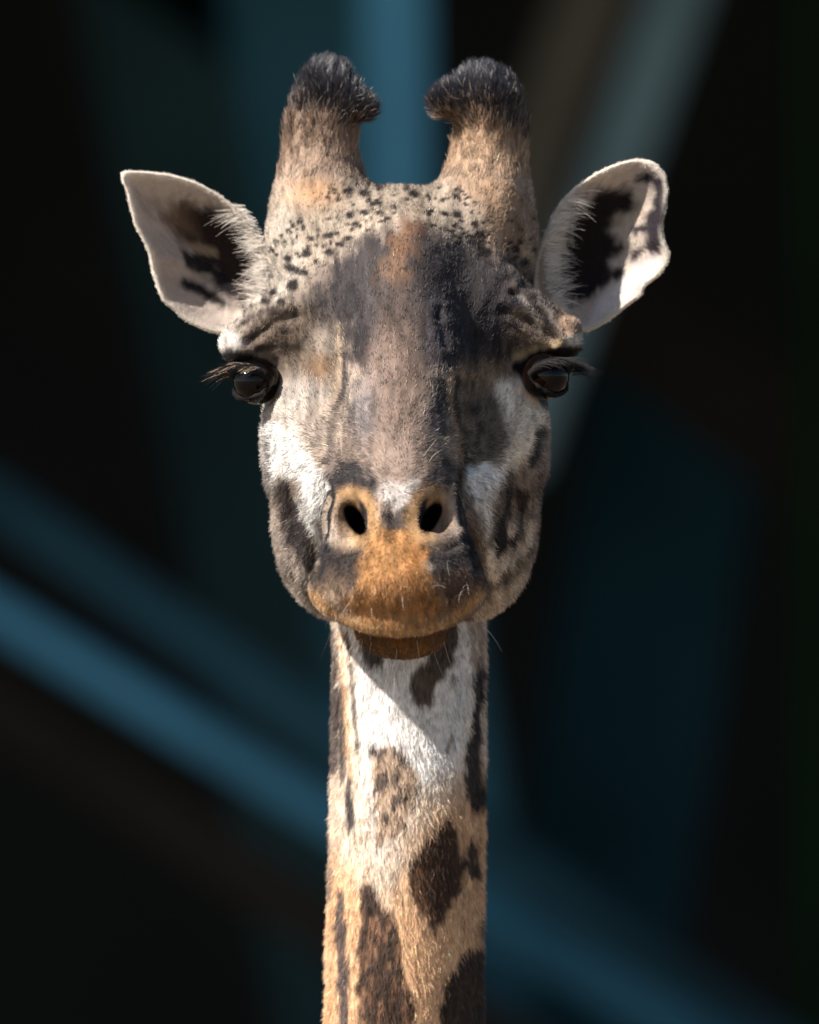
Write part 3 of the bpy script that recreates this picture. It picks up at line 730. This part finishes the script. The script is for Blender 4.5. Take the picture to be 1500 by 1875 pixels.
for ex, ey, ed, s in EYES:
    bm = bmesh.new(); bmesh.ops.create_uvsphere(bm, u_segments=40, v_segments=24, radius=EYE_R * S)
    for vt in bm.verts:                             # cornea bulge along local -y
        f = max(0.0, -vt.co.y / (EYE_R * S)); vt.co.y -= EYE_R * S * 0.10 * max(0, f - 0.6) / 0.4
    me = bpy.data.meshes.new('eye'); bm.to_mesh(me); bm.free()
    me.polygons.foreach_set('use_smooth', np.ones(len(me.polygons), bool)); me.materials.append(EYE_M)
    o = bpy.data.objects.new('eye', me); col.objects.link(o); o.parent = giraffe
    o.location = to_world(P(ex, ey, ed)); o.rotation_euler = (0, 0, math.radians(s * 38))

# ------------------------------------------------------------------ fur
def make_curves(name, pts, rad, cols, mat, label=None):
    """pts (n, k, 3) metres, rad (n, k), cols (n, 3)"""
    n, k = pts.shape[:2]
    hc = bpy.data.hair_curves.new(name)
    hc.add_curves([k] * n)
    hc.attributes['position'].data.foreach_set('vector', np.ascontiguousarray(pts, np.float32).ravel())
    a = hc.attributes.get('radius') or hc.attributes.new('radius', 'FLOAT', 'POINT')
    a.data.foreach_set('value', np.ascontiguousarray(rad, np.float32).ravel())
    c = hc.attributes.new('coat', 'FLOAT_COLOR', 'CURVE')
    c.data.foreach_set('color', np.concatenate([cols, np.ones((n, 1))], 1).astype(np.float32).ravel())
    hc.materials.append(mat)
    o = bpy.data.objects.new(name, hc); col.objects.link(o); o.parent = giraffe
    if label: o['label'] = label
    if 'fur' in name: o['kind'] = 'stuff'
    return o

def sample(VV, QQ, NN, n, w=None):
    tri = np.concatenate([QQ[:, [0, 1, 2]], QQ[:, [0, 2, 3]]])
    a, b, c = VV[tri[:, 0]], VV[tri[:, 1]], VV[tri[:, 2]]
    ar = np.linalg.norm(np.cross(b - a, c - a), axis=1)
    if w is not None: ar = ar * w[tri].mean(1)
    t = rng.choice(len(tri), n, p=ar / ar.sum()); t.sort()
    r1 = np.sqrt(rng.random(n, dtype=np.float32)); r2 = rng.random(n, dtype=np.float32)
    wa, wb, wc = 1 - r1, r1 * (1 - r2), r1 * r2
    tt = tri[t]
    p = VV[tt[:, 0]] * wa[:, None] + VV[tt[:, 1]] * wb[:, None] + VV[tt[:, 2]] * wc[:, None]
    q = NN[tt[:, 0]] * wa[:, None] + NN[tt[:, 1]] * wb[:, None] + NN[tt[:, 2]] * wc[:, None]
    q /= np.linalg.norm(q, axis=1, keepdims=True) + 1e-9
    return p.astype(np.float32), q.astype(np.float32), tt, (wa, wb, wc)

def strands(p, n, flow, length, lift, k=4, jit=0.2, clump=0.55, droop=0.0, r0=0.5, r1=0.12):
    """flow: wanted direction, projected to the surface; lift 0..1"""
    m = len(p)
    t = flow - (flow * n).sum(1, keepdims=True) * n
    t /= np.linalg.norm(t, axis=1, keepdims=True) + 1e-6
    j = rng.normal(0, 1, (m, 3)).astype(np.float32) * jit
    cl = np.stack([noise(p, (11, 11, 11), 51 + q) for q in range(3)], 1) * clump
    dirv = t * (1 - lift)[:, None] + n * lift[:, None] + j + cl
    dirv /= np.linalg.norm(dirv, axis=1, keepdims=True) + 1e-6
    bend = t * 0.5 - n * 0.35
    ts = np.linspace(0, 1, k, dtype=np.float32)
    pts = p[:, None] - n[:, None] * 0.8 + (dirv[:, None] * ts[None, :, None] + bend[:, None] * (ts ** 2)[None, :, None] * 0.45) * length[:, None, None]
    pts[:, :, 2] -= droop * (ts ** 2)[None] * length[:, None]
    rad = (r0 + (r1 - r0) * ts)[None] * np.ones((m, 1), np.float32)
    return pts, rad

if FUR:
    HAIR = hair_mat('short_fur'); TUFT = hair_mat('tuft_fur', 0.12, 0.32, 0.6); LASH = hair_mat('lash_hair', 0.0, 0.6, 0.15); WISP = hair_mat('whisker_fur', 0.3, 0.35, 0.5)
    # --- short coat over head and neck
    z = V[:, 2]
    w = np.where(N[:, 1] > 0.35, 0.22, 1.0) * (z > -1120)
    eye_c = [P(ex, ey, ed) for ex, ey, ed, s in EYES]
    for c, (ex, ey, ed, s) in zip(eye_c, EYES): w = w * (np.linalg.norm(V - c, axis=1) > EYE_R + 13)
    U0, W0 = meas(V, reg)
    for hx, hy in ((652, 950), (788, 946)):
        w = w * ~((np.hypot((U0 - hx) / 17, (W0 - hy) / 30) < 1) & (V[:, 1] < -430))
    w = w * np.where((W0 < 300) & (reg == 0), 1.3, 1.0)
    p, n, tt, bar = sample(V, Q, N, 380000, w)
    pj = p + rng.normal(0, 1.7, p.shape).astype(np.float32) * np.array([1, 0, 1.4], np.float32)
    rg = region(p)
    c = coat(pj, n, rg)
    u, v = meas(p, rg)
    horn = (v < 330) & (rg == 0); muz = (p[:, 1] < -430) & (rg == 0) & (v > 880); neck = rg == 1
    flow = np.tile(np.array([0, 0.75, 0.65], np.float32), (len(p), 1))            # face: back towards the crown
    out = np.sign(p[:, 0])[:, None] * np.array([[1, 0, 0]], np.float32)
    cheek = (rg == 0) & (v > 760) & ~muz
    cw = (sstep(640, 900, v) * ((rg == 0) & ~muz))[:, None]
    flow = flow * (1 - cw) + (np.array([0, 0.8, -0.45], np.float32) + out * 0.25) * cw
    flow[horn] = np.array([0, 0, 1], np.float32)
    flow[neck] = np.array([0, 0.05, -1], np.float32)
    mzf = np.stack([(u - 722) / 130, np.full(len(u), -0.2), -(v - 960) / 120 - 0.4], 1).astype(np.float32)
    flow[muz] = mzf[muz]
    L = np.full(len(p), 8.0, np.float32)
    L += 5 * cw[:, 0]; L[neck] = 13; L[muz] = 6.5
    edge = (np.abs(n[:, 1]) < 0.35) & ~horn
    L[edge] *= 1.05
    top = horn * (1 - sstep(150, 300, v)); L = L + horn * 6 + top * 14
    near_hole = (np.hypot((u - 645) / 50, (v - 948) / 55) < 1) | (np.hypot((u - 792) / 50, (v - 944) / 55) < 1)
    L[near_hole & muz] = 4
    lid = np.minimum(np.linalg.norm(p - eye_c[0], axis=1), np.linalg.norm(p - eye_c[1], axis=1)) < EYE_R + 26
    L[lid] = 5
    L *= rng.uniform(0.65, 1.3, len(p)).astype(np.float32)
    lift = np.full(len(p), 0.17, np.float32); lift[muz] = 0.38; lift[edge] = 0.34; lift[neck] = 0.2; lift[neck & edge] = 0.42
    pts, rad = strands(p, n, flow, L, lift, clump=0.32, r0=0.44)
    _lm = c.mean(1, keepdims=True); _sg = np.where(_lm < 0.1, 0.6, 0.42)
    c = np.clip(c * np.exp(rng.normal(0, 1, (len(p), 1)) * _sg) * (1 + rng.normal(0, 0.03, (len(p), 3))), 0.004, 0.92)
    make_curves('fur', to_world(pts), rad * S, c, HAIR)
    # --- horn tufts
    wt = ((W0 < 255) & (reg == 0)) * (1 - sstep(150, 255, W0)) * 1.0
    p, n, tt, bar = sample(V, Q, N, 26000, wt)
    u, v = meas(p, region(p))
    flow = np.tile(np.array([0, -0.05, 1], np.float32), (len(p), 1))
    sgn = np.where(u < 740, 1.0, -1.0)
    flow[:, 0] = sgn * 0.45 * sstep(0, 60, np.where(u < 740, u - 590, 900 - u))
    L = rng.uniform(18, 38, len(p)).astype(np.float32) * (0.7 + 0.3 * (1 - sstep(120, 240, v)))
    pts, rad = strands(p, n, flow, L, np.full(len(p), 0.30, np.float32), k=5, jit=0.16, r0=0.62)
    tone = rng.uniform(0.4, 1.3, (len(p), 1))
    c = np.array((0.016, 0.0155, 0.022)) * tone
    br = (rng.random(len(p)) < sstep(185, 260, v) * 0.6)[:, None]; c = np.where(br, np.array((0.30, 0.18, 0.10)) * tone, c)
    pale = (rng.random(len(p)) < 0.05)[:, None]; c = np.where(pale, np.array((0.35, 0.30, 0.26)), c)
    make_curves('horn_tuft', to_world(pts), rad * S, c, TUFT)
    # --- ears: short nap, pale inner fringe, rim fuzz
    for (VV, QQ, NN, part, rr), s, cc in zip(EARS, (-1, 1), CE):
        k150 = kf(150)
        p, n, tt, bar = sample(VV, QQ, NN, 26000, np.where(part == 2, 0.35, 1.0) * (rr > 0.05))
        c = sum(cc[tt[:, q]] * bar[q][:, None] for q in range(3))
        r = sum(rr[tt[:, q]] * bar[q] for q in range(3))
        flow = np.tile(np.array([s * 0.8, 0, 0.45], np.float32), (len(p), 1))
        L = np.where(r > 0.95, 4.5, 4).astype(np.float32) * rng.uniform(0.5, 1.4, len(p)).astype(np.float32)
        pts, rad = strands(p, n, flow, L, np.where(r > 0.95, 0.5, 0.3).astype(np.float32), jit=0.25, r0=0.42)
        P1, R1, C1_ = pts, rad, np.clip(c * rng.uniform(0.8, 1.2, (len(p), 1)), 0.004, 0.92)
        # fringe from the inner edge across the bowl
        if s < 0: path = [(440, 380), (460, 402), (475, 430), (486, 460), (492, 490), (490, 525), (472, 562)]
        else: path = [(1046, 356), (1026, 382), (1010, 412), (1002, 440), (998, 470), (1000, 505), (1010, 540), (1025, 570)]
        path = np.array(path, np.float32); m = 800
        tpar = rng.uniform(0, len(path) - 1.001, m); i0 = tpar.astype(int); f = (tpar - i0)[:, None]
        q = path[i0] * (1 - f) + path[i0 + 1] * f + rng.normal(0, 4, (m, 2))
        root = np.stack([(q[:, 0] - 750) * k150, 158 + rng.uniform(-6, 14, m), (937.5 - q[:, 1]) * k150], 1).astype(np.float32)
        tuft = noise(root, (7, 50, 9), 61)[:, None]
        dirv = np.concatenate([np.full((m, 1), s * 0.9), np.full((m, 1), 0.12), np.full((m, 1), 0.25) + tuft * 0.7], 1) + rng.normal(0, 0.16, (m, 3))
        L = 12 + 48 * rng.random(m) ** 1.5
        ts = np.linspace(0, 1, 6)
        pts2 = root[:, None] + dirv[:, None] * ts[None, :, None] * L[:, None, None]
        pts2[:, :, 2] -= (ts ** 2)[None] * L[:, None] * 0.22
        rad2 = np.tile((0.40 - 0.32 * ts)[None], (m, 1))
        c2 = np.array((0.68, 0.61, 0.53)) * rng.uniform(0.7, 1.2, (m, 1))
        o = make_curves('ear_fur', to_world(P1), R1 * S, C1_, HAIR)
        o = make_curves('ear_fringe', to_world(pts2.astype(np.float32)), rad2 * S, c2, HAIR)
    # --- lashes
    for ex, ey, ed, s in EYES:
        C = P(ex, ey, ed); m = 240
        fwd = np.array([s * 0.62, -0.78, 0.0]); sid = np.array([s * 0.78, 0.62, 0]); up = np.array([0, 0, 1.0])
        th = np.radians(rng.uniform(-50, 80, m)); e = np.radians(33 * np.cos(th) + rng.uniform(-4, 4, m))
        rt = C + (EYE_R + 12) * ((fwd * np.cos(th)[:, None] + sid * np.sin(th)[:, None]) * np.cos(e)[:, None] + up * np.sin(e)[:, None])
        dv = np.array([s * 0.95, -0.38, 0.10]) + rng.normal(0, 0.14, (m, 3))
        L = rng.uniform(18, 50, m) * (0.6 + 0.4 * np.sin(np.clip(th, 0, 2)))
        ts = np.linspace(0, 1, 6)
        pts = rt[:, None] + dv[:, None] * ts[None, :, None] * L[:, None, None]
        pts[:, :, 2] -= (ts ** 2)[None] * L[:, None] * 0.34
        rad = np.tile((0.62 - 0.5 * ts)[None], (m, 1))
        cl = np.tile(np.array((0.012, 0.010, 0.010)), (m, 1))
        if s < 0: cl = np.where((rng.random(m) < 0.25)[:, None], np.array((0.35, 0.26, 0.18)), cl)
        make_curves('eyelash', to_world(pts.astype(np.float32)), rad * S, cl, LASH)
    # --- whiskers and stray hairs
    spots = []
    for _ in range(46): spots.append((random.uniform(600, 860), random.uniform(1060, 1150), 'lip'))
    for _ in range(34): spots.append((random.uniform(650, 820), random.uniform(1170, 1205), 'chin'))
    for _ in range(7): spots.append((random.uniform(810, 860), random.uniform(1035, 1090), 'side'))
    for _ in range(3): spots.append((random.uniform(610, 650), random.uniform(1130, 1150), 'chin'))
    for _ in range(9): spots.append((random.uniform(820, 880), random.uniform(1120, 1150), 'chin'))
    spots += [(775, 838, 'nose'), (786, 846, 'nose')]
    fv = V[N[:, 1] < -0.05]; fn = N[N[:, 1] < -0.05]; fu, fw = meas(fv, region(fv))
    P4, C4, R4 = [], [], []
    for x, y, kind in spots:
        dd = (fu - x) ** 2 + (fw - y) ** 2 + np.where(fv[:, 1] < -300, 0, 1e5) * (kind != 'nose'); i = int(np.argmin(dd))
        L = random.uniform(25, 65); b = {'lip': (0, -0.5, -0.8), 'chin': (random.uniform(-.4, .4), -0.3, -1), 'side': (-0.7, -0.8, 0.15), 'nose': (0.45, -0.35, 0.85)}[kind]
        if kind == 'lip': L *= 0.5
        dv = np.array(b) * 0.8 + fn[i] * 0.5 + np.array([random.gauss(0, .25) for _ in range(3)])
        if kind == 'chin' and abs(x - 735) > 90: dv[0] += (1 if x > 735 else -1) * 0.6
        sag = np.array([random.gauss(0, .2), 0.1, -0.3])
        ts = np.linspace(0, 1, 7)[:, None]
        P4.append(fv[i] + dv * ts * L + sag * ts ** 2 * L); R4.append((0.27 - 0.19 * ts[:, 0]))
        dark = random.random() < {'lip': 0.75, 'chin': 0.8, 'side': 0.1, 'nose': 0.0}[kind]
        C4.append((0.03, 0.02, 0.015) if dark else (0.65, 0.58, 0.50))
    make_curves('whisker', to_world(np.array(P4, np.float32)), np.array(R4) * S, np.array(C4), WISP)

# ------------------------------------------------------------------ setting
def box_mesh(name, lo, hi, mat, bev=0.0):
    bm = bmesh.new(); bmesh.ops.create_cube(bm, size=1)
    for vt in bm.verts:
        for q in range(3): vt.co[q] = lo[q] if vt.co[q] < 0 else hi[q]
    if bev: bmesh.ops.bevel(bm, geom=bm.edges[:], offset=bev, segments=2, affect='EDGES')
    me = bpy.data.meshes.new(name); bm.to_mesh(me); bm.free(); me.materials.append(mat)
    return me
def ob(name, me, parent=None, label=None, cat=None, group=None, kind=None):
    o = bpy.data.objects.new(name, me); col.objects.link(o)
    if parent: o.parent = parent
    for k, v in (('label', label), ('category', cat), ('group', group), ('kind', kind)):
        if v: o[k] = v
    return o
GROUND = plain_mat('dry_earth', (0.09, 0.065, 0.043), (0.14, 0.105, 0.07), 0.6, 0.95, 0.3)
ob('ground', box_mesh('ground', (-1500, -1500, -0.3), (1500, 1500, 0.0), GROUND), kind='structure')

# shelter behind, its unseen cover added for shade: dark boarding, roof, posts
def at(px, py, y):                                 # place seen at that point of the photograph, y metres behind the head
    k = (CAM_D + y) / CAM_D
    return Vector(((px - 750) * S * k, y, HEAD_Z + (937.5 - py) * S * k))
DARKW = plain_mat('near_black_boards', (0.008, 0.011, 0.012), (0.016, 0.019, 0.020), 1.2, 0.9)  # near-black colour chosen to keep the background dark
ROOF = plain_mat('shade_roof_sheet', (0.05, 0.05, 0.05), (0.08, 0.08, 0.08), 2, 0.6)
shed = bpy.data.objects.new('shelter', None); col.objects.link(shed); shed.location = (0, 20, 0)
shed['label'] = 'dark open-fronted shelter with black boarding and an added shade cover behind the giraffe'; shed['category'] = 'shelter'
ob('wall', box_mesh('wall', (-9, 4.0, 0), (9, 4.25, 7.2), DARKW), shed)
ob('side_wall', box_mesh('side_wall', (-9.25, -8.5, 0), (-9.003, 4.2, 7.2), DARKW), shed)
ob('side_wall', box_mesh('side_wall', (9.003, -8.5, 0), (9.25, 4.2, 7.2), DARKW), shed)
ob('shade_roof', box_mesh('shade_roof', (-9.6, -9.0, 7.203), (9.6, 4.6, 7.4), ROOF), shed)  # out of view, added to shade the poles and boarding

def beam(a, b, wid, dep, mat, label, name='leaning_pole', group=None, rnd=0.02):
    """square-edged timber / steel member between two points, with end plates"""
    a, b = Vector(a), Vector(b); L = (b - a).length; z = (b - a).normalized()
    y = Vector((0, 1, 0)); x = y.cross(z).normalized(); y = z.cross(x)
    bm = bmesh.new(); bmesh.ops.create_cube(bm, size=1)
    for vt in bm.verts: vt.co = Vector((vt.co.x * wid, vt.co.y * dep, vt.co.z * L))
    bmesh.ops.bevel(bm, geom=bm.edges[:], offset=min(wid, dep) * rnd * 8, segments=3, affect='EDGES')
    me = bpy.data.meshes.new(name); bm.to_mesh(me); bm.free(); me.materials.append(mat)
    from mathutils import Matrix
    o = ob(name, me, None, label, 'pole', group)
    o.matrix_world = Matrix.Translation((a + b) / 2) @ Matrix((x, y, z)).transposed().to_4x4()
    return o
def paint_mat(name, c, rough=0.85):
    m = plain_mat(name, tuple(q * 0.62 for q in c), tuple(q * 1.3 for q in c), 0.9, rough)
    m.node_tree.nodes['Principled BSDF'].inputs['Specular IOR Level'].default_value = 0.06; return m
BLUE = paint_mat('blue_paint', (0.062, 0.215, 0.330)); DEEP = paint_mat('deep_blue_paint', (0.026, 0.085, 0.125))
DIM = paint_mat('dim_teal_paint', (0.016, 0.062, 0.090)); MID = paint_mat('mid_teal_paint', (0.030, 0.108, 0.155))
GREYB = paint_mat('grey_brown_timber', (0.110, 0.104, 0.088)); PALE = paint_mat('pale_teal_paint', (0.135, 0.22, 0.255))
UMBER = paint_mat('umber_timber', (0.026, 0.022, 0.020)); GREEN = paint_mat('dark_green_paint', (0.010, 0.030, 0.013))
SHADE = paint_mat('shaded_blue_paint', (0.026, 0.098, 0.150)); SHADE2 = paint_mat('shaded_teal_paint', (0.020, 0.060, 0.085))  # shaded copies of the beam paints; the dimming is in the colour
MOSS = paint_mat('moss_paint', (0.026, 0.062, 0.074))
def pole(p0, p1, y, wpx, mat, label, ends=(1, 1)):
    """a straight member through two seen points, run on until it meets the shelter's ground, roof or side walls"""
    a, b = at(*p0, y), at(*p1, y); d = (b - a).normalized()
    def run(o, d):
        t = 99.0
        if abs(d.x) > 1e-6: t = min(t, ((9.0 if d.x > 0 else -9.0) - o.x) / d.x)
        if abs(d.z) > 1e-6: t = min(t, ((7.2 if d.z > 0 else 0.0) - o.z) / d.z)
        return o + d * t
    a2 = run(a, -d) if ends[0] else a; b2 = run(b, d) if ends[1] else b
    beam(a2, b2, wpx * S * (CAM_D + y) / CAM_D, 0.12, mat, label)
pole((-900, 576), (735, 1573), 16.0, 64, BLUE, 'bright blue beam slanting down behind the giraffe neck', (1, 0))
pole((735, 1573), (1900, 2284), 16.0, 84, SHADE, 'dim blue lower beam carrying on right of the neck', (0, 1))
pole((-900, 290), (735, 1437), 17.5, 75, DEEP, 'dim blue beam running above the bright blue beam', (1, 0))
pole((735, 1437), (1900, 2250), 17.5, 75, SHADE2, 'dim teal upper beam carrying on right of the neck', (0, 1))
pole((0, 1300), (590, 1690), 18.5, 110, UMBER, 'dark brown beam below the bright blue beam', (1, 1))
pole((722, -50), (727, 330), 15.0, 125, BLUE, 'upright blue post between the two giraffe horns', (1, 1))
pole((540, -50), (600, 330), 19.0, 280, MID, 'broad mid teal board beside the upright blue post', (1, 1))
pole((330, -50), (560, 1150), 20.5, 380, MOSS, 'broad dim green-teal board leaning behind the left-hand ear', (1, 1))
pole((1245, -20), (930, 870), 16.5, 110, PALE, 'pale teal leaning post behind the right-hand ear', (1, 0))
pole((1090, -20), (880, 560), 18.0, 130, GREYB, 'grey-brown leaning post beside the pale teal post', (1, 0))
pole((1256, 660), (1120, 1500), 21.5, 320, DIM, 'broad dark teal board leaning under the dark brown brace', (0, 1))
pole((960, 440), (1500, 860), 20.5, 190, UMBER, 'dark brown brace running down from the right-hand ear', (1, 1))
pole((1485, 0), (1490, 1875), 20.0, 60, GREEN, 'dark green upright post at the shelter side', (1, 1))
